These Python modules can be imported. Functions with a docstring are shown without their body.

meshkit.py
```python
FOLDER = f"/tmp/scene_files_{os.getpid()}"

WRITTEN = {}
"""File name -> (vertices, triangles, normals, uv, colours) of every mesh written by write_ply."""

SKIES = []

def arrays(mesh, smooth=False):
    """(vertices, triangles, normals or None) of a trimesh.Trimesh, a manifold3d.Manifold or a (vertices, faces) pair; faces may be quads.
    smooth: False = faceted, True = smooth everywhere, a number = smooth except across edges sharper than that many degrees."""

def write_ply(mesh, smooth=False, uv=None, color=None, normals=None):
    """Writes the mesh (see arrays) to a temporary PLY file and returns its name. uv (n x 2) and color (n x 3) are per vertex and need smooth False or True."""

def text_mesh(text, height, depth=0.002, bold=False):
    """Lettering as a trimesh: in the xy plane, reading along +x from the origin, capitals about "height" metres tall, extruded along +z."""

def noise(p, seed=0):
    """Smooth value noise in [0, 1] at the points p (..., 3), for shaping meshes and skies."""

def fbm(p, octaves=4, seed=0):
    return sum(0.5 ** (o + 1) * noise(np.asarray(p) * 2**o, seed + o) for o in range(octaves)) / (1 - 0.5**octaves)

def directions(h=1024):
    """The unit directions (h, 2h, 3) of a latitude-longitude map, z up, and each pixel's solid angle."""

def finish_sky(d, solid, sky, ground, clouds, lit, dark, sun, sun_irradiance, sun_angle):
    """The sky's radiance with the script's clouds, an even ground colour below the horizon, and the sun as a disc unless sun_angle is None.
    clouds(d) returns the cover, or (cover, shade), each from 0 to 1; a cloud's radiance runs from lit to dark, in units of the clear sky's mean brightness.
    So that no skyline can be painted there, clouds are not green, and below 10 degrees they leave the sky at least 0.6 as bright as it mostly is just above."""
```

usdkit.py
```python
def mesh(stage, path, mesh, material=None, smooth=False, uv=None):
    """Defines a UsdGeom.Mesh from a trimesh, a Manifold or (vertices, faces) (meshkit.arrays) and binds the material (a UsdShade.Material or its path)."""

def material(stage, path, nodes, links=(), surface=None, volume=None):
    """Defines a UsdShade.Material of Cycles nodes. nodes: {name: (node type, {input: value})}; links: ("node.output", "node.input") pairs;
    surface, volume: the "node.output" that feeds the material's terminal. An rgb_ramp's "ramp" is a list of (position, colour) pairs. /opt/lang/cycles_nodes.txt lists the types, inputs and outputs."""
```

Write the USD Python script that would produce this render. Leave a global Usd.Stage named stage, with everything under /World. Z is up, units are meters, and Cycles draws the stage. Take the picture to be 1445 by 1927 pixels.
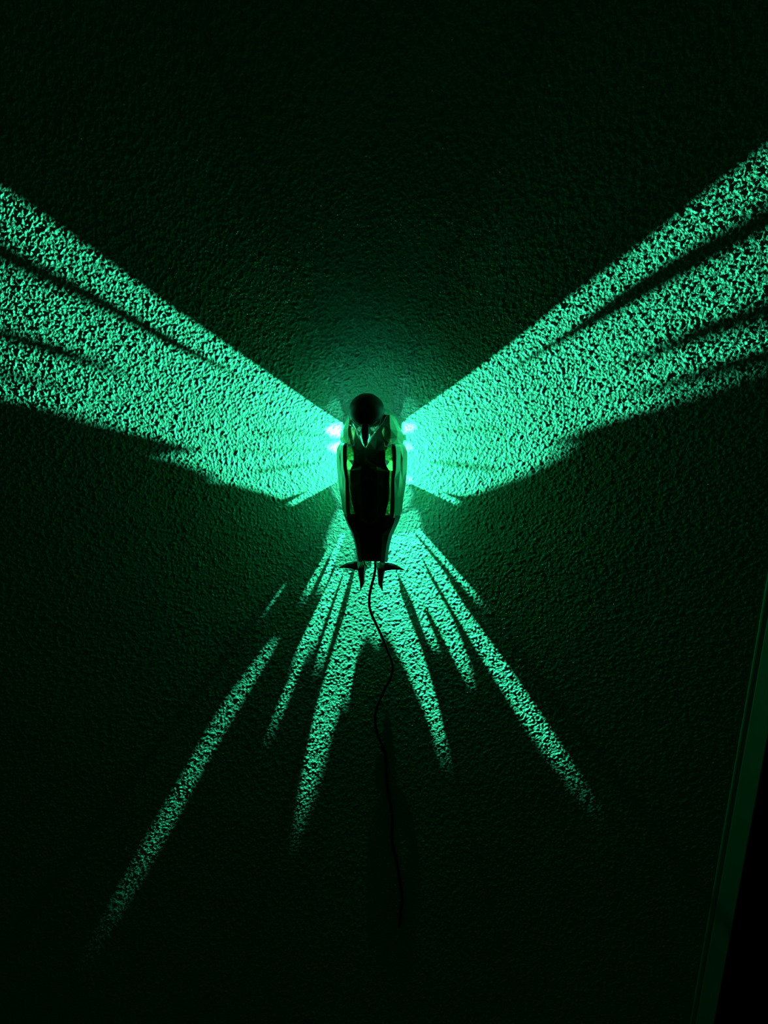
import math
import numpy as np, trimesh, manifold3d, usdkit
from scipy import ndimage
from shapely.geometry import Polygon, MultiPolygon, box, LineString
from shapely.ops import unary_union
from shapely import affinity
from pxr import Usd, UsdGeom, UsdLux, UsdShade, Gf, Sdf

stage = Usd.Stage.CreateInMemory()
UsdGeom.SetStageUpAxis(stage, UsdGeom.Tokens.z)
UsdGeom.SetStageMetersPerUnit(stage, 1.0)
UsdGeom.Xform.Define(stage, '/World')

# ---------------------------------------------------------------- camera
IW, IH = 1445.0, 1927.0
FPX = 1390.0                       # focal length in pixels (a phone's main lens)
U = 0.0006                         # one picture unit on the wall near the lamp, in metres
PITCH, YAW = math.radians(18.0), math.radians(5.0)
cp, sp, cy, sy = math.cos(PITCH), math.sin(PITCH), math.cos(YAW), math.sin(YAW)
FWD = np.array([-sy * cp, cy * cp, -sp])
RIGHT = np.array([cy, sy, 0.0])
UP = np.cross(RIGHT, FWD)
HIT = np.array([0.0, 0.0, 1.42])   # where the optical axis meets the wall (the wall is y = 0)
EYE = HIT - FWD * FPX * U
cam = UsdGeom.Camera.Define(stage, '/World/camera')
M = Gf.Matrix4d(*RIGHT, 0, *UP, 0, *(-FWD), 0, *EYE, 1)
cam.AddTransformOp().Set(M)
cam.CreateHorizontalApertureAttr(27.0)
cam.CreateVerticalApertureAttr(27.0 * IH / IW)
cam.CreateFocalLengthAttr(27.0 * FPX / IW)
cam.CreateClippingRangeAttr(Gf.Vec2f(0.02, 100))
cam.CreateExposureAttr(0.0)

# ---------------------------------------------------------------- room light: a dark room at night
dome = UsdLux.DomeLight.Define(stage, '/World/night_glow')
dome.CreateColorAttr(Gf.Vec3f(0.02, 1.0, 0.26))
dome.CreateIntensityAttr(0.0019)

LED_COLOR = (0.043, 1.0, 0.455)
LED_POWER = 8.2e6                # main LED in the light box
NECK_POWER = 1250.0                 # added lamp behind the face, put in to light its edges
GLOW_POWER = 1.1                 # added lamp inside the hollow body, drives the breast glow


def W(px, py, H=0.0):
    """The point H units in front of the wall that the photograph shows at (px, py)."""
    d = FWD * FPX + RIGHT * (px - IW / 2) + UP * (IH / 2 - py)
    t = (-H * U - EYE[1]) / d[1]
    return EYE + d * t


# ---------------------------------------------------------------- helpers
taken = {}


def numbered(parent, name):
    k = taken.get((parent, name), 0)
    taken[(parent, name)] = k + 1
    return name if k == 0 else f'{name}_{k:03d}'


def thing(name, label, cat, loc=(0, 0, 0)):
    p = '/World/' + numbered('/World', name)
    x = UsdGeom.Xform.Define(stage, p)
    x.AddTranslateOp().Set(Gf.Vec3d(*map(float, loc)))
    o = x.GetPrim()
    o.SetCustomDataByKey('label', label)
    o.SetCustomDataByKey('category', cat)
    return o


ORIGIN = {}


def obj(name, mesh, mat, parent=None, smooth=False, label=None, uv=None):
    """One Mesh prim under parent; the mesh is given in world coordinates."""
    pp = parent.GetPath().pathString if parent else '/World'
    v, f = (np.asarray(mesh.vertices), np.asarray(mesh.faces)) if hasattr(mesh, 'vertices') else (np.asarray(mesh[0], float), np.asarray(mesh[1]))
    o = np.zeros(3)
    for key, at in ORIGIN.items():
        if pp == key or pp.startswith(key + '/'):
            o = at
    g = usdkit.mesh(stage, pp + '/' + numbered(pp, name), (v - o, f), mat, smooth=smooth, uv=uv)
    if label:
        g.GetPrim().SetCustomDataByKey('label', label)
    return g.GetPrim()


def struct(name, mesh, mat, label, parent=None, smooth=False):
    p = obj(name, mesh, mat, parent, smooth)
    if parent is None:
        p.SetCustomDataByKey('label', label)
        p.SetCustomDataByKey('kind', 'structure')
    return p


def bx(x0, x1, y0, y1, z0, z1, bevel=0.0):
    b = trimesh.creation.box([x1 - x0, y1 - y0, z1 - z0])
    b.apply_translation([(x0 + x1) / 2, (y0 + y1) / 2, (z0 + z1) / 2])
    if bevel:
        c = np.array([(x0 + x1) / 2, (y0 + y1) / 2, (z0 + z1) / 2])
        h = np.array([x1 - x0, y1 - y0, z1 - z0]) / 2
        pts = []
        for s in np.ndindex(2, 2, 2):
            s = np.array(s) * 2 - 1
            for k in range(3):
                q = h - bevel
                q = q.copy()
                q[k] = h[k]
                pts.append(c + s * q)
        b = trimesh.convex.convex_hull(np.array(pts))
    return b


def man(m):
    a = m.to_mesh()
    return trimesh.Trimesh(a.vert_properties[:, :3], a.tri_verts, process=False)


# ---------------------------------------------------------------- materials
def simple(name, color, rough=0.5, spec=0.3, noise=0.0, scale=60.0):
    n = {'p': ('principled_bsdf', {'base_color': color, 'roughness': rough, 'specular_ior_level': spec})}
    l = []
    if noise:
        n['tc'] = ('texture_coordinate', {})
        n['n'] = ('noise_texture', {'scale': scale, 'detail': 3.0})
        n['r'] = ('rgb_ramp', {'ramp': [(0.3, tuple(c * (1 - noise) for c in color)), (0.7, tuple(min(1, c * (1 + noise)) for c in color))]})
        l = [('tc.object', 'n.vector'), ('n.fac', 'r.fac'), ('r.color', 'p.base_color')]
    return usdkit.material(stage, '/World/Looks/' + name, n, l, surface='p.BSDF')


stucco_mat = usdkit.material(stage, '/World/Looks/rough_stucco', {
    'g': ('geometry', {}),
    'n': ('noise_texture', {'scale': 420.0, 'detail': 2.0, 'roughness': 0.5, 'distortion': 0.0}),
    'b': ('bump', {'strength': 1.0, 'distance': 0.0017, 'height': 1.0}),
    'n2': ('noise_texture', {'scale': 9.0, 'detail': 4.0}),
    'r': ('rgb_ramp', {'ramp': [(0.3, (0.58, 0.58, 0.56)), (0.7, (0.66, 0.66, 0.64))]}),
    'p': ('principled_bsdf', {'roughness': 0.9, 'specular_ior_level': 0.12}),
}, [('g.position', 'n.vector'), ('n.fac', 'b.height'), ('b.normal', 'p.normal'),
    ('g.position', 'n2.vector'), ('n2.fac', 'r.fac'), ('r.color', 'p.base_color')], surface='p.BSDF')
plaster_mat = simple('plain_plaster', (0.6, 0.6, 0.58), 0.8, 0.2, 0.06, 12)
trim_mat = simple('painted_trim', (0.80, 0.82, 0.80), 0.45, 0.4, 0.03, 30)
door_mat = simple('dark_door_paint', (0.02, 0.02, 0.022), 0.5, 0.2, 0.1, 20)
floor_mat = simple('dark_floor_boards', (0.10, 0.07, 0.05), 0.5, 0.3, 0.2, 6)
def silk(name, color, rough, metal, spec=0.5):
    """Silk-finish printed plastic: glossy with a metallic sheen."""
    return usdkit.material(stage, '/World/Looks/' + name, {
        'tc': ('texture_coordinate', {}), 'n': ('noise_texture', {'scale': 700.0, 'detail': 2.0}),
        'r': ('rgb_ramp', {'ramp': [(0.3, tuple(c * 0.94 for c in color)), (0.7, color)]}),
        'p': ('principled_bsdf', {'roughness': rough, 'metallic': metal, 'specular_ior_level': spec}),
    }, [('tc.object', 'n.vector'), ('n.fac', 'r.fac'), ('r.color', 'p.base_color')], surface='p.BSDF')


plastic = silk('dark_printed_plastic', (0.09, 0.11, 0.09), 0.42, 0.25)
feather_plastic = silk('pale_printed_plastic', (0.36, 0.62, 0.35), 0.36, 0.45)  # same plastic, lifted and greened to carry the wall glow on the sides
black = simple('matt_black_plastic', (0.012, 0.012, 0.012), 0.7, 0.1, 0.1, 300)
cord_mat = simple('black_rubber_cord', (0.008, 0.008, 0.008), 0.6, 0.15, 0.1, 300)


def thin_plastic(name, trans, diff):
    """A thin printed skin that lets some light through."""
    return usdkit.material(stage, '/World/Looks/' + name, {
        'tc': ('texture_coordinate', {}), 'v': ('voronoi_texture', {'scale': 420.0}),
        'r': ('rgb_ramp', {'ramp': [(0.15, tuple(trans)), (0.6, tuple(t * 0.35 for t in trans))]}),
        't': ('translucent_bsdf', {}), 'd': ('diffuse_bsdf', {'color': diff}), 'a': ('add_closure', {}),
    }, [('tc.object', 'v.vector'), ('v.distance', 'r.fac'), ('r.color', 't.color'), ('t.BSDF', 'a.closure1'), ('d.BSDF', 'a.closure2')], surface='a.closure')


breast_glow = thin_plastic('thin_breast_plastic', (0.6, 0.6, 0.2), (0.04, 0.05, 0.04))
breast_dim = thin_plastic('thicker_breast_plastic', (0.10, 0.13, 0.04), (0.03, 0.04, 0.03))
cheek_glow = thin_plastic('thin_cheek_plastic', (0.3, 0.12, 0.12), (0.12, 0.2, 0.12))
neck_glow = thin_plastic('thicker_neck_plastic', (0.3, 0.14, 0.08), (0.12, 0.2, 0.12))
tail_plastic = silk('dull_dark_plastic', (0.022, 0.034, 0.022), 0.5, 0.0, 0.12)  # same plastic, darkened to put shade on the tail sides
edge_glow = thin_plastic('thin_edge_plastic', (0.9, 0.8, 0.8), (0.4, 0.5, 0.4))  # stands in for wall light reflected along the facet edges

# ---------------------------------------------------------------- wall, with real stucco relief
DOOR_L = W(1371, 1500)[0]
rng = np.random.default_rng(7)
N = 1400
CELL = 0.001
fx = np.fft.fftfreq(N, CELL)
kk = np.hypot(*np.meshgrid(fx, fx))


def band(lo, hi, seed):
    a = np.random.default_rng(seed).standard_normal((N, N))
    k0 = math.sqrt(lo * hi)
    s = np.exp(-0.5 * (np.log(np.maximum(kk, 1e-6) / k0) / (0.5 * math.log(hi / lo) + 1e-9)) ** 2)
    b = np.real(np.fft.ifft2(np.fft.fft2(a) * s))
    return b / b.std()


n1, n2, n3 = band(120, 270, 1), band(50, 110, 2), band(300, 420, 3)
n4 = band(3, 9, 4)
grain = 0.85 * n1 + 0.45 * n2 + 0.10 * n3
relief = 0.00036 * np.exp(0.55 * np.clip(grain, -2.2, 2.2)) + 0.00010 * n4
relief = relief - relief.min()
relief = np.minimum(relief, np.percentile(relief, 99.9))


def axis_points(stops):
    out = [stops[0][0]]
    for (a, _), (b, d) in zip(stops, stops[1:]):
        n = max(1, int(round((b - a) / d)))
        out += list(np.linspace(a, b, n + 1)[1:])
    return np.array(out)


xa, xb = W(-10, 1927)[0] - 0.02, DOOR_L
za, zb, zc, zd = W(700, 1945)[2], W(700, 1660)[2], W(700, 250)[2], W(700, -25)[2]
zlo, zhi = min(za, W(1445, 1940)[2]) - 0.01, zd + 0.02
xw0 = W(-10, 500)[0]
xs = axis_points([(-2.2, 0), (-1.2, 0.1), (xa - 0.25, 0.02), (xa, 0.0027), (W(300, 900)[0], 0.00118), (W(1100, 900)[0], 0.00086), (xb, 0.00118)])
zs = axis_points([(0.0, 0), (zlo - 0.3, 0.06), (zlo, 0.01), (zb, 0.0019), (W(700, 1300)[2], 0.00118), (W(700, 560)[2], 0.00086), (zc, 0.00118), (zhi, 0.0019), (zhi + 0.3, 0.01), (2.6, 0.06)])
GX, GZ = np.meshgrid(xs, zs)
fade = np.clip((GX - (xa - 0.24)) / 0.06, 0, 1) * np.clip((zhi + 0.12 - GZ) / 0.1, 0, 1) * np.clip((GZ - (zlo - 0.12)) / 0.1, 0, 1)
hh = ndimage.map_coordinates(relief, [(GZ / CELL) % (N - 1), ((GX + 3) / CELL) % (N - 1)], order=1, mode='grid-wrap')
edge = np.clip((DOOR_L - GX) / 0.004, 0, 1)
GY = -hh * fade * edge
V = np.stack([GX, GY, GZ], -1).reshape(-1, 3)
nx, nz = len(xs), len(zs)
ii = (np.arange(nz - 1)[:, None] * nx + np.arange(nx - 1)[None]).ravel()
F = np.vstack([np.stack([ii, ii + 1, ii + nx + 1], 1), np.stack([ii, ii + nx + 1, ii + nx], 1)])
# sides and back so that the wall is a slab
TH = 0.16
nb = len(V)
back = np.array([[xs[0], TH, 0], [xb, TH, 0], [xb, TH, 2.6], [xs[0], TH, 2.6]])
c0, c1, c2, c3 = 0, nx - 1, nz * nx - 1, (nz - 1) * nx
right_col = np.arange(nz) * nx + nx - 1
left_col = np.arange(nz) * nx
bot, top = np.arange(nx), (nz - 1) * nx + np.arange(nx)
extra = [[nb, nb + 2, nb + 1], [nb, nb + 3, nb + 2]]
for k in range(nz - 1):
    extra.append([right_col[k], nb + 1, right_col[k + 1]])
    extra.append([left_col[k + 1], nb, left_col[k]])
extra += [[right_col[-1], nb + 1, nb + 2], [left_col[-1], nb + 3, nb]]
for k in range(nx - 1):
    extra.append([bot[k + 1], bot[k], nb])
    extra.append([top[k], top[k + 1], nb + 3])
extra += [[bot[-1], nb, nb + 1], [top[-1], nb + 2, nb + 3]]
struct('wall_back', (np.vstack([V, back]), np.vstack([F, np.array(extra)])), stucco_mat, 'rough stucco wall that carries the bird lamp and its light', smooth=True)

# door opening at the right: casing, reveal and a dark leaf set back in it
DW = 0.86
DH = 2.05
x0 = DOOR_L
over = bx(x0, x0 + DW + 0.16, 0.0, TH, DH + 0.06, 2.6)
struct('wall_back', over, plaster_mat, 'plain plaster wall above the dark doorway')
struct('wall_right', bx(x0 + DW + 0.16, x0 + DW + 1.2, 0.0, TH, 0, 2.6), plaster_mat, 'plain plaster wall beyond the dark doorway')


def casing(side):
    """Profile in plan: caulk bead, groove, flat board with eased edges, return into the opening."""
    u = U
    prof = [(0, 0.02), (0, -1.2 * u), (1.2 * u, -3.2 * u), (3.2 * u, -3.6 * u), (4.6 * u, -2.0 * u), (5.4 * u, 1.5 * u), (11.0 * u, 2.0 * u), (12.0 * u, 0.0),
            (12.8 * u, -3.2 * u), (14.0 * u, -4.2 * u), (46 * u, -14 * u), (48.5 * u, -12 * u), (49 * u, 60 * u), (49 * u, 0.10), (0, 0.10)]
    return prof


def prism(prof, z0, z1, flip=False):
    pts = [((-a if flip else a), b) for a, b in prof]
    return trimesh.creation.extrude_polygon(Polygon(pts).buffer(0), z1 - z0)


pf = casing(1)
c = prism(pf, 0, DH)
c.apply_translation([x0, 0, 0])
trim = struct('trim_1', c, trim_mat, 'pale painted door casing running up the right edge beside the stucco')
c = prism(pf, 0, DH, True)
c.apply_translation([x0 + DW + 0.16, 0, 0])
struct('trim_2', c, trim_mat, 'pale painted casing on the far side of the dark doorway')
struct('trim_3', bx(x0, x0 + DW + 0.16, -12 * U, 0.10, DH, DH + 0.06, 0.002), trim_mat, 'pale painted head casing over the dark doorway')
jx = x0 + 49 * U
leaf = struct('door_1', bx(jx + 0.001, x0 + DW + 0.16 - 49 * U - 0.001, 0.095, 0.135, 0.006, DH - 0.004, 0.002), door_mat, 'dark door leaf set back inside the casing at the right edge')
struct('floor', bx(-2.2, x0 + DW + 1.2, -2.4, TH, -0.05, 0.0), floor_mat, 'dark floor below the stucco wall')

# ---------------------------------------------------------------- the bird lamp
HP = 60.0                           # the back plate stands this far off the wall
lamp = thing('wall_lamp', 'dark faceted bird-shaped wall lamp throwing green feather beams on the stucco', 'lamp', W(700, 870, 0))
LP = lamp.GetPath().pathString
ORIGIN[LP] = W(700, 870, 0)
FOOT = W(700, 868, 0)
F2 = np.array([FOOT[0], FOOT[2]])
HL = 56.0 * U                       # height of the LED over the wall

# ---- what the slots let through: outlines of the light patches where they fall on the wall
POLY = []                           # (points, transmission)


def patch(t, *pts):
    POLY.append((Polygon([(W(*p)[0], W(*p)[2]) for p in pts]).buffer(0), t))


exec_wall = None
WING_L = [
    (1.0, [(637, 790), (600, 766), (500, 698), (400, 630), (320, 577), (200, 491), (104, 424), (0, 352), (-160, 242),
           (-160, 360), (0, 457), (104, 507), (208, 569), (320, 633), (440, 703),
           (320, 652), (208, 590), (104, 544), (0, 494), (-160, 414),
           (-160, 568), (0, 610), (104, 645), (156, 669), (215, 698),
           (156, 687), (104, 671), (0, 640), (-160, 596),
           (-160, 655), (0, 692), (90, 722), (60, 722), (0, 710), (-160, 680),
           (-160, 725), (0, 744), (104, 770), (208, 803), (300, 826), (380, 850),
           (340, 849), (305, 860), (337, 868), (400, 895), (400, 906), (440, 912), (494, 928), (529, 940),
           (575, 925), (536, 948), (549, 953), (631, 909), (640, 900)]),
]
WING_R = [
    (1.0, [(765, 786), (889, 700), (989, 625), (1064, 565), (1205, 463), (1317, 375), (1445, 275), (1600, 160),
           (1600, 300), (1445, 378), (1267, 486), (1173, 548), (1080, 618), (960, 697),
           (1080, 632), (1173, 583), (1267, 530), (1445, 436), (1600, 360),
           (1600, 510), (1445, 561), (1345, 594), (1267, 639), (1190, 684),
           (1267, 662), (1345, 630), (1445, 612), (1600, 578),
           (1600, 610), (1445, 652), (1345, 683), (1267, 716), (1190, 745),
           (1267, 732), (1380, 695), (1345, 724), (1267, 758), (1173, 785), (1100, 809), (1040, 836),
           (1075, 832), (1056, 856), (989, 894), (952, 909), (899, 931), (869, 934), (835, 926),
           (872, 944), (863, 952), (775, 911), (766, 900)]),
]
TAIL = [
    # left: two short strips, the two stepped ones, the wide one in the middle, the long thin one, the stray dash
    (1.35, [(641, 1005), (649, 1009), (611, 1107), (598, 1103)]),
    (0.83, [(618, 1029), (626, 1033), (581, 1121), (567, 1118)]),
    (1.20, [(628, 1075), (650, 1066), (597, 1208), (573, 1228), (548, 1243)]),
    (0.75, [(571, 1228), (552, 1256), (506, 1360), (528, 1352), (577, 1234)]),
    (1.20, [(646, 1080), (661, 1078), (612, 1240), (592, 1246), (620, 1160)]),
    (0.90, [(668, 1075), (700, 1070), (712, 1100), (726, 1190), (712, 1225), (690, 1205), (672, 1240), (655, 1330), (643, 1330), (604, 1450), (575, 1520), (562, 1520),
           (571, 1445), (592, 1343), (618, 1256), (648, 1162)]),
    (0.51, [(505, 1212), (519, 1218), (462, 1312), (389, 1432), (324, 1552), (262, 1655), (238, 1650), (318, 1498), (403, 1345), (487, 1232)]),
    (0.55, [(529, 1104), (533, 1107), (503, 1150), (498, 1148)]),
    # right
    (1.20, [(781, 1003), (791, 996), (904, 1122), (890, 1125), (838, 1066)]),
    (1.35, [(742, 1008), (779, 1002), (838, 1078), (880, 1147), (967, 1266), (1011, 1331), (1075, 1428), (1058, 1444), (1030, 1417), (973, 1343), (922, 1263), (869, 1176), (815, 1085), (795, 1050),
           (812, 1090), (857, 1170), (888, 1248), (893, 1285), (880, 1287), (864, 1262), (833, 1200), (806, 1150), (800, 1150), (832, 1226), (816, 1226), (804, 1209), (779, 1141), (749, 1082),
           (755, 1123), (779, 1188), (806, 1257), (830, 1337), (840, 1392), (820, 1396), (794, 1331), (770, 1278), (735, 1212), (720, 1196), (706, 1098), (698, 1072), (706, 1010)]),
]
for t, p in WING_L + WING_R:
    patch(t, *p)
for t, p in TAIL:                   # the tips of the tail feathers fade out
    q = Polygon([(W(*a)[0], W(*a)[2]) for a in p]).buffer(0)
    rm = max(math.hypot(a - F2[0], b - F2[1]) for a, b in q.exterior.coords)
    from shapely.geometry import Point
    inner_disc = Point(*F2).buffer(0.8 * rm)
    for k, share in ((1.09, 0.12), (1.05, 0.26), (1.015, 0.5)):
        POLY.append((affinity.scale(q, k, k, origin=(F2[0], F2[1])).difference(inner_disc), t * share))
    POLY.append((q, t * 0.6))
    POLY.append((q.intersection(affinity.scale(q, 0.965, 0.965, origin=(F2[0], F2[1]))), t))
# soft apron of light beside the tail and the shoulders, small rays above the shoulders
SOFT = [
    (0.5, [(641, 953), (625, 990), (612, 1028), (640, 1080), (665, 1060), (668, 1000), (655, 960)]),
    (0.55, [(759, 955), (786, 966), (792, 996), (779, 1003), (715, 1010), (735, 975)]),
    (0.5, [(766, 908), (775, 930), (766, 957), (755, 960), (760, 920)]),
    (0.4, [(634, 905), (622, 918), (636, 945), (641, 953), (645, 930)]),
    (0.16, [(640, 786), (612, 768), (626, 748), (655, 760)]),
    (0.16, [(762, 786), (788, 767), (774, 748), (742, 758)]),
    (0.05, [(652, 770), (642, 730), (624, 695), (638, 720), (655, 750)]),
    (0.05, [(748, 770), (756, 730), (772, 695), (759, 715), (744, 745)]),
]
EARLY = []
for t, p in SOFT:
    q = Polygon([(W(*a)[0], W(*a)[2]) for a in p]).buffer(0)
    for grow, share in ((9, 0.25), (4.5, 0.55), (0, 1.0)):
        EARLY.append((q.buffer(grow * U, quad_segs=2), t * share))
POLY[:0] = EARLY
# softer streaks inside the wings
STREAK = [(0.45, [(474, 884), (540, 875), (612, 868), (560, 880), (475, 893)]), (0.45, [(800, 868), (850, 866), (950, 879), (940, 890), (850, 879)]),
          (0.7, [(470, 806), (560, 806), (622, 822), (560, 818), (470, 824)]), (0.7, [(785, 822), (880, 800), (960, 800), (950, 814), (880, 814)]),
          (0.75, [(420, 845), (540, 840), (618, 846), (540, 850), (430, 858)]), (0.75, [(790, 848), (880, 838), (960, 846), (880, 850)])]
for t, p in STREAK:
    patch(t, *p)
HOT = [(15.0, [(640, 797), (622, 800), (612, 808), (622, 818), (640, 820)]), (10.0, [(640, 830), (622, 836), (616, 842), (628, 850), (640, 850)]),
       (9.0, [(762, 797), (776, 797), (784, 802), (776, 810), (762, 812)]), (5.0, [(764, 832), (776, 836), (780, 842), (772, 848), (764, 850)]),
       (6.0, [(766, 896), (774, 899), (778, 905), (770, 908)])]
for t, p in HOT:
    q = Polygon([(W(*a)[0], W(*a)[2]) for a in p]).buffer(0)
    for grow, share in ((5, 0.2), (2, 0.45), (-1.5, 1.0)):
        POLY.append((q.buffer(grow * U, quad_segs=2), t * share))

# later patches lie over earlier ones
cells, covered = [], Polygon()
for poly, t in reversed(POLY):
    free = poly.difference(covered)
    if free.area > 0:
        cells.append((free, t))
    covered = unary_union([covered, poly])

PLAN = [(676, 806), (724, 806), (743, 828), (746, 870), (744, 925), (727, 968), (675, 968), (656, 925), (654, 870), (657, 828)]
plan = [np.array([W(*p)[0], W(*p)[2]]) for p in PLAN]


def graded(name, k, power, diffuse, tint=(1.0, 1.0)):
    """A film whose density follows the height over the wall: light that leaves steeply is held back, light that leaves flat passes."""
    m = {
        'at': ('attribute', {'attribute': 'gain'}), 'reach': ('attribute', {'attribute': 'reach'}),
        'pw': ('math', {'math_type': 'power', 'value2': power}),
        'mu': ('math', {'math_type': 'multiply'}), 'mk': ('math', {'math_type': 'multiply', 'value2': k}),
        'cl': ('math', {'math_type': 'minimum', 'value2': 1.0}),
        'cc': ('combine_color', {}), 'tr': ('math', {'math_type': 'multiply', 'value2': tint[0]}), 'tb': ('math', {'math_type': 'multiply', 'value2': tint[1]}),
        't': ('transparent_bsdf', {}), 'd': ('diffuse_bsdf', {'color': diffuse}), 'a': ('add_closure', {}),
    }
    l = [('reach.fac', 'pw.value1'), ('pw.value', 'mu.value1'), ('at.fac', 'mu.value2'), ('mu.value', 'mk.value1'), ('mk.value', 'cl.value1'),
         ('cl.value', 'tr.value1'), ('cl.value', 'tb.value1'), ('tr.value', 'cc.r'), ('cl.value', 'cc.g'), ('tb.value', 'cc.b'), ('cc.color', 't.color'), ('t.BSDF', 'a.closure1'), ('d.BSDF', 'a.closure2')]
    return usdkit.material(stage, '/World/Looks/' + name, m, l, surface='a.closure')


RMAX = 1000.0
film_mat = graded('graded_film', 1.0, 1.9, (0.004, 0.004, 0.004))  # added film, evens out beam brightness from near to far
mask_mat = graded('smoked_mask_plastic', 1.0, 0.5, (0.012, 0.012, 0.012), (0.3, 0.66))
LEAK = 0.0047                       # how much the mask plates themselves let through at the far end (both faces together)


def fprim(prim, name, values):
    pv = UsdGeom.PrimvarsAPI(prim).CreatePrimvar(name, Sdf.ValueTypeNames.FloatArray, 'vertex')
    pv.Set([float(x) for x in values])


def reach_of(v):
    """Distance on the wall, over RMAX, at which the ray from the LED through each point lands."""
    rho = np.hypot(v[:, 0] - F2[0], v[:, 2] - F2[1])
    down = np.maximum(1e-6, (HL + v[:, 1]) / HL)          # v.y is minus the height
    r = rho / down / U
    return np.clip(r / RMAX, 0.0, 1.3)


def dense(poly, step):
    """Triangles of a plan polygon, no longer than step."""
    out_v, out_f, n = [], [], 0
    for g in getattr(poly, 'geoms', [poly]):
        if g.geom_type != 'Polygon' or g.area < 1e-11:
            continue
        v, f = trimesh.creation.triangulate_polygon(g, engine='earcut')
        v, f = trimesh.remesh.subdivide_to_size(np.column_stack([v, np.zeros(len(v))]), f, step, max_iter=30)
        out_v.append(v[:, :2])
        out_f.append(f + n)
        n += len(v)
    return (np.vstack(out_v), np.vstack(out_f)) if out_v else None


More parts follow.
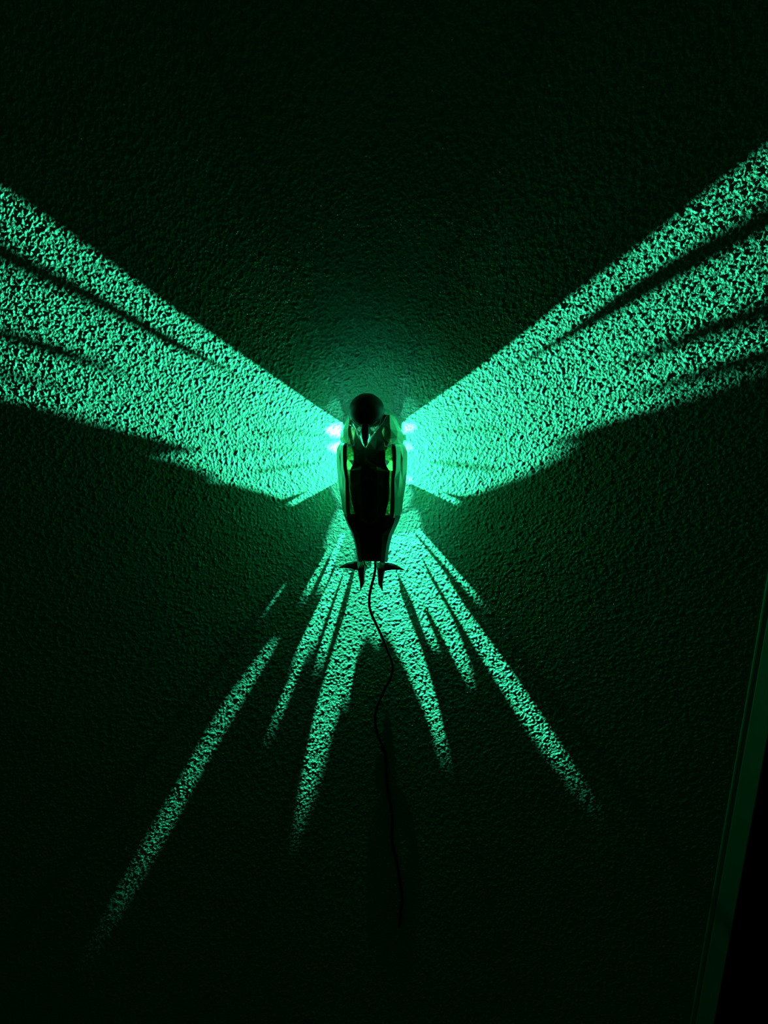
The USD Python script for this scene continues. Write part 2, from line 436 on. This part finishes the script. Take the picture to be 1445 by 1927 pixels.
TOPH = (HP - 1.0) * U
for i in range(len(plan)):
    A, B = plan[i], plan[(i + 1) % len(plan)]
    L = np.linalg.norm(B - A)
    d = (B - A) / L
    far = 6.0
    wedge = Polygon([tuple(F2), tuple(F2 + (A - F2) * far / np.linalg.norm(A - F2)), tuple(F2 + (B - F2) * far / np.linalg.norm(B - F2))])
    holes, films = [], []
    for poly, t in cells:
        # beyond the plate only, and not closer than the plate
        beyond = Polygon([tuple(A), tuple(B), tuple(F2 + (B - F2) * 40), tuple(F2 + (A - F2) * 40)])
        part = poly.intersection(wedge).intersection(beyond)
        for g in getattr(part, 'geoms', [part]):
            if g.geom_type != 'Polygon' or g.area < 1e-9:
                continue
            rings = []
            for ring_ in [g.exterior, *g.interiors]:
                q = []
                for P in np.array(ring_.coords)[:-1]:
                    e = P - F2
                    den = e[0] * d[1] - e[1] * d[0]
                    s = ((A - F2)[0] * d[1] - (A - F2)[1] * d[0]) / den
                    hit = F2 + e * s
                    q.append((np.dot(hit - A, d), HL * (1 - min(s, 1.0))))
                rings.append(Polygon(q).buffer(0))
            hp = rings[0]
            for inner_ in rings[1:]:
                hp = hp.difference(inner_)
            hp = hp.intersection(box(0.0, 0.0, L, TOPH))
            if hp.area > 1e-10:
                holes.append(hp)
                films.append((hp, t))
    plate = box(0, -0.0012, L, TOPH)
    solid = plate.difference(unary_union(holes).buffer(1e-7)) if holes else plate
    nrm = np.array([d[1], -d[0]])
    if np.dot(nrm, A - F2) < 0:
        nrm = -nrm
    T = 0.0004

    def place(uv, off):
        p = A[None] + uv[:, :1] * d[None] + off * nrm[None]
        return np.column_stack([p[:, 0], -uv[:, 1], p[:, 1]])

    tri = dense(solid, 4 * U)
    uv, f = tri
    v0, v1 = place(uv, -T), place(uv, 0.0)
    edges = np.sort(np.vstack([f[:, [0, 1]], f[:, [1, 2]], f[:, [2, 0]]]), axis=1)
    raw = np.vstack([f[:, [0, 1]], f[:, [1, 2]], f[:, [2, 0]]])
    uniq, inv, cnt = np.unique(edges, axis=0, return_inverse=True, return_counts=True)
    rim = raw[cnt[inv.ravel()] == 1]
    n = len(uv)
    side = np.vstack([np.column_stack([rim[:, 0], rim[:, 1], rim[:, 1] + n]), np.column_stack([rim[:, 0], rim[:, 1] + n, rim[:, 0] + n])])
    vv = np.vstack([v0, v1])
    m = obj('mask_plate', (vv, np.vstack([f[:, ::-1], f + n, side])), mask_mat, lamp)
    fprim(m, 'reach', np.sqrt(reach_of(vv)))
    azim = np.degrees(np.arctan2(np.abs(vv[:, 0] - F2[0]), vv[:, 2] - F2[1]))      # leak cut towards the head to dim the wall above it
    fprim(m, 'gain', np.sqrt(LEAK * np.interp(azim, [0, 18, 45, 75], [0.3, 0.36, 0.8, 1.0])))
    for hp, t in films:
        for g_ in getattr(hp, 'geoms', [hp]):
            tri = dense(g_, 2.5 * U)
            if tri is None:
                continue
            fv = place(tri[0], 0.0)
            g = obj('light_filter', (fv, tri[1]), film_mat, m)
            fprim(g, 'reach', reach_of(fv))
            fprim(g, 'gain', np.full(len(fv), t))

# the LED: a tiny bright sphere on a short stalk under the back plate
led_at = np.array([FOOT[0], -HL, FOOT[2]])
led = UsdLux.SphereLight.Define(stage, LP + '/led_light')
led.AddTranslateOp().Set(Gf.Vec3d(*map(float, led_at - ORIGIN[LP])))
led.CreateRadiusAttr(0.0005)
led.CreateColorAttr(Gf.Vec3f(*LED_COLOR))
led.CreateIntensityAttr(LED_POWER)
led2 = UsdLux.SphereLight.Define(stage, LP + '/glow_light')  # added lamp, only there to make the breast windows glow
led2_at = W(698, 868, 78)
led2.AddTranslateOp().Set(Gf.Vec3d(*map(float, led2_at - ORIGIN[LP])))
led2.CreateRadiusAttr(0.002)
led2.CreateColorAttr(Gf.Vec3f(*LED_COLOR))
led2.CreateIntensityAttr(GLOW_POWER * 1000)

led3 = UsdLux.SphereLight.Define(stage, LP + '/neck_light')  # added spot that lights the face facets from behind
led3_at = W(688, 813, 96)
led3.AddTranslateOp().Set(Gf.Vec3d(*map(float, led3_at - ORIGIN[LP])))
led3.CreateRadiusAttr(0.0012)
led3.CreateColorAttr(Gf.Vec3f(*LED_COLOR))
led3.CreateIntensityAttr(NECK_POWER)
led3.AddRotateXOp().Set(-90.0)          # a spot: its axis (local -z) points away from the wall
shape = UsdLux.ShapingAPI.Apply(led3.GetPrim())
shape.CreateShapingConeAngleAttr(73.0)
shape.CreateShapingConeSoftnessAttr(0.2)

# ---- the hollow body in facets. Left half in picture units (px, py, height); the right half is its mirror image.
XC = W(699.7, 870, HP)[0]


def mir(p):
    return np.array([2 * XC - p[0], p[1], p[2]])


def sheet(rows, thick=1.4, closed=True):
    """Facets between rows of points (all rows equally long); closed gives it a wall thickness (towards the wall and the axis)."""
    R, C = len(rows), len(rows[0])
    v = np.array(rows).reshape(-1, 3)
    f = []
    for r in range(R - 1):
        for c_ in range(C - 1):
            a, b, c2_, d_ = r * C + c_, r * C + c_ + 1, (r + 1) * C + c_ + 1, (r + 1) * C + c_
            f += [[a, d_, b], [b, d_, c2_]] if (r + c_) % 2 else [[a, d_, c2_], [a, c2_, b]]
    return skin(v, np.array(f), thick) if closed else trimesh.Trimesh(v, np.array(f), process=False)


def skin(v, f, thick):
    t = trimesh.Trimesh(v, f, process=False)
    n = np.zeros_like(v)
    fn = np.cross(v[f[:, 1]] - v[f[:, 0]], v[f[:, 2]] - v[f[:, 0]])
    fn = fn / np.maximum(np.linalg.norm(fn, axis=1, keepdims=True), 1e-12)
    for k in range(3):
        np.add.at(n, f[:, k], fn)
    n = n / np.maximum(np.linalg.norm(n, axis=1, keepdims=True), 1e-9)
    if n[:, 1].mean() > 0:          # outward is away from the wall
        n, f = -n, f[:, ::-1]
    inner = v - n * thick * U
    raw = np.vstack([f[:, [0, 1]], f[:, [1, 2]], f[:, [2, 0]]])
    uniq, inv, cnt = np.unique(np.sort(raw, axis=1), axis=0, return_inverse=True, return_counts=True)
    rim = raw[cnt[inv.ravel()] == 1]
    N_ = len(v)
    side = np.vstack([np.column_stack([rim[:, 1], rim[:, 0], rim[:, 0] + N_]), np.column_stack([rim[:, 1], rim[:, 0] + N_, rim[:, 1] + N_])])
    return trimesh.Trimesh(np.vstack([v, inner]), np.vstack([f, f[:, ::-1] + N_, side]), process=False)


def mirrored(m):
    v = np.asarray(m.vertices).copy()
    v[:, 0] = 2 * XC - v[:, 0]
    return trimesh.Trimesh(v, np.asarray(m.faces)[:, ::-1], process=False)


def pair(name, m, mat, parent=lamp, smooth=False, label=None):
    a = obj(name, m, mat, parent, smooth, label)
    b = obj(name, mirrored(m), mat, parent, smooth, label)
    return a, b


# wing: rim at the back plate, two long folded facets, the front edge, and the flat dark edge that faces the room
wing_rows = [[W(644, 828, 60), W(646, 828, 66), W(648, 828, 72), W(650, 829, 84), W(655, 830, 92)]]
for y, xr, x1, x2, xe, xd in [(838, 637, 640, 641, 646, 653), (846, 633.6, 638, 640, 645, 652.5), (860, 633.2, 638, 641, 645, 652), (880, 634, 638.5, 641.5, 646, 652), (900, 636, 640.5, 643, 649.5, 655),
                              (920, 638.6, 642.5, 645.5, 650, 656), (940, 642, 644.5, 647, 650, 657.3), (958, 644, 646.5, 648.5, 650.5, 658.3), (972, 648.5, 650, 651.5, 653, 659.5)]:
    e = (y - 838) / 134
    h1, h2 = {860: (77, 81), 880: (76, 82)}.get(y, (72, 84))
    wing_rows.append([W(xr, y, HP + 1), W(x1, y, h1), W(x2, y, h2), W(xe, y, 100 - 6 * e), W(xd, y, 101 - 6 * e)])
pair('wing', sheet(wing_rows), feather_plastic)

# shoulder: the mantle between the head and the wing
shoulder_rows, neck_rows = [], []
for pts in [[(655, 782, 62), (656, 780, 80), (658, 779, 92), (661, 781, 100)],
            [(649, 797, 62), (652, 794, 82), (657, 795, 96), (664, 799, 108)],
            [(642, 812, 61), (646, 809, 82), (655, 806, 100), (668, 811, 112)],
            [(639.5, 826, 61), (646, 822, 84), (655, 824, 98), (666, 826, 106)],
            [(642, 834, 61), (645, 832, 82), (652, 834, 99), (664, 838, 102)]]:
    shoulder_rows.append([W(*p) for p in pts[:3]])
    neck_rows.append([W(*p) for p in pts[2:]])
pair('shoulder', sheet(shoulder_rows), feather_plastic)
pair('neck_panel', sheet(neck_rows, closed=False), neck_glow)

# baffle added under the head to stop inner light spilling upward
nk = [W(658, 787, HP), W(668, 783, HP), W(682, 780, HP)]
nk = nk + [np.array([XC, *W(697, 779, HP)[1:]])] + [mir(p) for p in nk[::-1]]
nk2 = [p + np.array([0.12 * (XC - p[0]), -36 * U, 0.0]) for p in nk]
obj('neck', sheet([nk, nk2]), black, lamp)

# breast: broad faceted front, with the glimmering strip along each wing left to the windows
breast_rows = []
prof = [(800, 668, 90, 680, 91, 92), (815, 668, 90, 681, 91, 92), (830, 668, 93, 682, 97, 98), (846, 666.5, 100, 682, 102, 103), (864, 666, 101, 681, 106, 108), (874, 664, 100, 680, 110, 113), (886, 658, 98, 678, 113, 118), (905, 659, 97, 678, 114, 120),
        (925, 659, 96, 679, 112, 118), (945, 662, 95, 680, 110, 115), (960, 666, 94, 681, 107, 112), (972, 671, 93, 683, 104, 108), (984, 668, 90, 684, 100, 104)]
for k, (y, xa_, ha, xb_, hb, hc) in enumerate(prof):
    l = [W(xa_, y, ha), W(xb_, y + (3 if k % 2 else -2), hb)]
    cpt = W(696, y + (-4 if k % 2 else 3), hc)
    cpt[0] = XC
    breast_rows.append(l + [cpt] + [mir(l[1]), mir(l[0])])
obj('breast', sheet(breast_rows), plastic, lamp)

# thin windows in the breast where the inner light shows through
def strip(rows, mat, name):
    m = sheet([[W(*a), W(*b)] for a, b in rows], closed=False)
    return pair(name, m, mat)


strip([((646, 841, 100), (668, 839, 103)), ((649, 850, 98), (667.5, 848, 102)), ((651, 858, 97), (667, 858, 101)), ((652, 866, 96), (666.5, 866, 101))], breast_dim, 'breast_window')
strip([((651.5, 860, 97.4), (657.5, 860, 99.5)), ((652, 868, 97), (658, 868, 99.4)), ((652.5, 880, 97), (664, 877, 99.5)), ((653.5, 884, 96), (669, 883, 98.4))], breast_glow, 'breast_window')
strip([((652.5, 884, 95), (658, 884, 97)), ((654.5, 905, 94), (659, 905, 96)), ((656, 925, 93), (659.4, 925, 95)), ((657.5, 942, 92), (662, 942, 94))], breast_dim, 'breast_window')
strip([((657.5, 942, 92), (662, 942, 94)), ((658.3, 958, 91), (666.5, 958, 93)), ((659.5, 966, 91), (669, 966, 92.5)), ((663, 971, 91), (672, 972, 92))], breast_glow, 'breast_window')
strip([((669, 877, 100), (690, 879, 117)), ((668, 880, 99.6), (686, 883, 117)), ((668.5, 884, 99.2), (680, 886, 116.2))], breast_dim, 'breast_window')

# tail: narrow faceted end of the body
tail_rows = []
for k, (y, xr, x1, h1, x2, h2, hc) in enumerate([(968, 646.5, 650, 85, 668, 97, 106), (985, 653, 656, 83, 671, 95, 102), (1005, 662.5, 665, 81, 675, 92, 97), (1025, 668, 670, 79, 677, 89, 93), (1045, 671, 673, 77, 679, 86, 90), (1056, 672.5, 674.3, 76, 680, 84, 88)]):
    l = [W(xr, y, HP + 1), W(x1, y, h1), W(x2, y, h2)]
    cpt = W(696, y - (6 if k == 5 else 0), hc)
    cpt[0] = XC
    tail_rows.append(l + [cpt] + [mir(p) for p in l[::-1]])
obj('tail', sheet(tail_rows), tail_plastic, lamp)

# head: a dark low-poly dome bowed forward, with the beak hooked down over the breast
HC = W(690, 774.5, 96)
ico = trimesh.creation.icosphere(subdivisions=3)
hv = np.array(ico.vertices)
hv = hv * np.array([30.0, 36.0, 30.5]) * U
hd = trimesh.Trimesh(hv, ico.faces, process=False)
keep = (hd.triangles_center[:, 1] < 33 * U)
hd.update_faces(keep)
hd.remove_unreferenced_vertices()
hv = np.array(hd.vertices)
# narrow the face towards the beak
low = np.clip((-hv[:, 2] / U) / 34.0, 0, 1)
hv[:, 0] *= 1 - 0.12 * low ** 1.3
hv += HC
XH = HC[0]
head = obj('head', skin(hv, np.array(hd.faces), 1.6), plastic, lamp, smooth=12)


def hull(*balls):
    out = manifold3d.Manifold()
    for (p, r), (q, s) in zip(balls, balls[1:]):
        m = manifold3d.Manifold.batch_hull([manifold3d.Manifold.sphere(r * U, 8).translate([float(x) for x in p]), manifold3d.Manifold.sphere(s * U, 8).translate([float(x) for x in q])])
        out = out + m
    return out


def polyline_tube(pts, r, n=6):
    pts = np.array(pts)
    out = manifold3d.Manifold()
    return man(hull(*[(p, r) for p in pts]))


obj('beak', man(hull((W(687.5, 800, 122), 8.0), (W(687, 815, 128), 7.0), (W(687, 826, 126), 5.0), (W(687, 834, 121), 3.0), (W(687.2, 840, 115), 1.2))), plastic, head)


# face: facets, with ribbons added as the glints on their edges, on both sides of the beak
def facet(pts):
    v = np.array([W(*p) for p in pts])
    f = np.array([[0, k, k + 1] for k in range(1, len(v) - 1)])
    return trimesh.Trimesh(v, f, process=False)


def facets(*polys):
    return trimesh.util.concatenate([facet(p) for p in polys])


cheek_l = facets([(655, 780, 100), (661, 786, 110), (668, 803, 116), (665, 803, 112)],
                 [(665, 803, 112), (668, 803, 116), (674, 815, 120), (671, 814, 116)],
                 [(671, 811, 118), (674, 802.5, 122), (680.5, 803, 124), (676.5, 812, 122)],
                 [(674.5, 817, 118), (679, 821.5, 122), (684, 837, 117), (680.5, 832, 115)])
cheek_r = facets([(723, 775, 100), (717, 780, 108), (710, 798, 114), (702, 812, 118), (707, 810, 113), (720, 795, 108)],
                 [(694, 803, 124), (700, 800, 123), (707, 811, 119), (700, 811, 121)],
                 [(702, 817, 120), (696, 822, 122), (691, 836, 117), (695, 832, 115)])
obj('cheek', cheek_l, cheek_glow, head)
obj('cheek', cheek_r, cheek_glow, head)


def ribbon(width, *lines):
    """Thin flat glint strips along the facet edges of the face, a little wider at their middle."""
    out = []
    for l in lines:
        p = np.array([W(*q) for q in l])
        t = np.gradient(p, axis=0)
        n_ = np.cross(t, [0.0, -1.0, 0.0])
        n_ /= np.maximum(np.linalg.norm(n_, axis=1, keepdims=True), 1e-9)
        wv = width * U * np.clip(np.minimum(np.arange(len(p)), np.arange(len(p))[::-1]) + 0.45, 0, 1)[:, None]
        v = np.vstack([p - n_ * wv, p + n_ * wv])
        k = len(p)
        f = [[a, a + 1, a + 1 + k] for a in range(k - 1)] + [[a, a + 1 + k, a + k] for a in range(k - 1)]
        out.append(trimesh.Trimesh(v, np.array(f), process=False))
    return trimesh.util.concatenate(out)


EDGE_L = [
    [(659, 764, 106), (659.3, 780, 110), (663, 788, 118), (668, 794.5, 123), (676, 801, 128), (680.5, 804, 130), (676.5, 811.5, 128)],
    [(655.5, 778, 104), (658, 789, 112), (664, 801, 118), (670, 812, 123), (675, 823, 124), (683, 836, 120), (686, 841, 117), (688, 842.5, 117), (691, 838, 118)],
    [(657, 776, 105), (661, 786, 113), (665, 800, 119), (671, 813, 123.5)],
    [(657, 799, 113), (663, 802, 117), (669, 811, 122)],
    [(679.5, 812, 129), (679, 821, 127), (682, 832, 122)]]
EDGE_R = [
    [(721.5, 765, 106), (717, 782, 111), (712, 789, 117), (707, 795, 122), (699, 801, 127), (694, 803, 130)],
    [(724.5, 771, 104), (721, 780, 109), (718, 784, 111), (715, 796, 115), (708, 806, 120), (703, 817, 123), (697, 829, 122), (691, 838, 118)],
    [(728, 781, 105), (722, 793, 110), (714, 803, 117), (706, 813, 121)],
    [(704, 803, 124), (707, 810, 122), (706, 815, 121)],
    [(693, 811, 128), (695.5, 820, 126), (692, 832, 121)]]
obj('face_edge', ribbon(0.8, *EDGE_L), edge_glow, head)
obj('face_edge', ribbon(0.8, *EDGE_R), edge_glow, head)

# the back plate that closes the hollow body and carries the light box
rim_l = [(690, 778), (668, 780), (657, 784), (651, 797), (645, 812), (642.5, 826), (642, 834), (637, 845), (636.5, 860), (637, 880), (638.8, 900), (641.4, 920), (644.6, 940), (647, 958), (650.5, 970), (656, 985), (664.5, 1005), (670, 1025), (673, 1045), (674.5, 1055)]
bl = [W(x, y, HP) for x, y in rim_l]
ring = [(p[0], p[2]) for p in bl] + [(2 * XC - p[0], p[2]) for p in bl[::-1]]
bp = trimesh.creation.extrude_polygon(Polygon(ring).buffer(0), 1.0 * U)
bv = np.array(bp.vertices)
bp = trimesh.Trimesh(np.column_stack([bv[:, 0], -HP * U - bv[:, 2], bv[:, 1]]), bp.faces[:, ::-1], process=False)
obj('back_plate', bp, black, lamp)

# feet: faceted ankle, a long outer claw and a claw pointing down
def foot(sign):
    def P(x, y, h):
        p = W(x, y, h)
        return p if sign < 0 else mir(p)
    body = hull((P(679, 1059, 74), 6.0), (P(680, 1067, 76), 6.0))
    claw = hull((P(677, 1066, 80), 8.5), (P(666, 1064, 83), 7.4), (P(657, 1063.7, 83), 6.0), (P(647, 1065.6, 81), 3.2), (P(636.5, 1069, 78), 0.6))
    down = hull((P(680, 1068, 80), 8.0), (P(680.5, 1084, 82), 5.8), (P(681.5, 1097, 81), 4.4), (P(678, 1110.5, 78), 0.6))
    inner = hull((P(685, 1060, 72), 3.6), (P(689.5, 1064, 70), 1.8), (P(688, 1074, 70), 0.8))
    r = obj('foot', man(body + inner), feather_plastic, lamp)
    obj('claw', man(claw), plastic, r)
    obj('claw', man(down), plastic, r)
    a = np.array([P(672.5, 1057.5, 114), P(683, 1057.5, 114), P(683.5, 1069.5, 88), P(673, 1070, 88), P(673, 1058, 76), P(683, 1058, 76), P(683, 1069.5, 76), P(673.5, 1069.5, 76)])
    obj('ankle', trimesh.convex.convex_hull(a), feather_plastic, r)


foot(-1)
foot(1)

# power cord hanging down the wall
cord = [(703, 1010, 44.8), (704.5, 1035, 44.4), (706, 1056, 44.0), (706.3, 1068, 43.5), (704.5, 1080, 42.9), (701, 1095, 42.2), (697, 1111, 41.7), (694.5, 1130, 41.1), (697, 1149, 40.5), (704, 1167, 40.0), (714, 1188, 39.4), (722, 1206, 38.0), (730, 1226, 34.8), (736, 1241, 32.4), (739.3, 1253, 30.4), (738.5, 1264, 28.2), (735, 1276, 25.8), (727, 1291, 22.8), (718, 1310, 19.0), (710, 1329, 15.2), (706, 1345, 13.2), (705.5, 1356, 11.9),
        (707, 1368, 10.4), (711, 1384, 8.5), (718, 1400, 6.6), (723.5, 1415, 4.8), (726, 1432, 3.6), (727, 1452, 3.6), (728.5, 1475, 3.6), (731.5, 1496, 3.6), (735, 1515, 3.6), (737, 1530, 3.6), (738.5, 1550, 3.6), (737.5, 1568, 3.6), (738, 1586, 3.6), (742.5, 1607, 3.6), (748, 1632, 3.6), (752.5, 1658, 3.6), (756.3, 1688, 3.6), (757, 1697, 3.6), (754.5, 1708, 3.6), (753.5, 1722, 3.6), (751.5, 1738, 2), (751, 1746, -3)]
cpts = np.array([W(*p) for p in cord])
from scipy.interpolate import splprep, splev
tck, _ = splprep(cpts.T, s=1e-7, k=3)
cc = np.array(splev(np.linspace(0, 1, 260), tck)).T
tg = np.gradient(cc, axis=0)
tg /= np.linalg.norm(tg, axis=1, keepdims=True)
nA = np.cross(tg, [1.0, 0, 0])
nA /= np.linalg.norm(nA, axis=1, keepdims=True)
nB = np.cross(tg, nA)
K = 10
ang = np.arange(K) / K * 2 * math.pi
rad = 2.6 * U
tv = (cc[:, None] + rad * (np.cos(ang)[None, :, None] * nA[:, None] + np.sin(ang)[None, :, None] * nB[:, None])).reshape(-1, 3)
tf = []
for a in range(len(cc) - 1):
    for b in range(K):
        p, q = a * K + b, a * K + (b + 1) % K
        tf += [[p, q, q + K], [p, q + K, p + K]]
obj('power_cord', (tv, np.array(tf)), cord_mat, lamp, smooth=True, label='thin black cord hanging in loose bends from the feet')
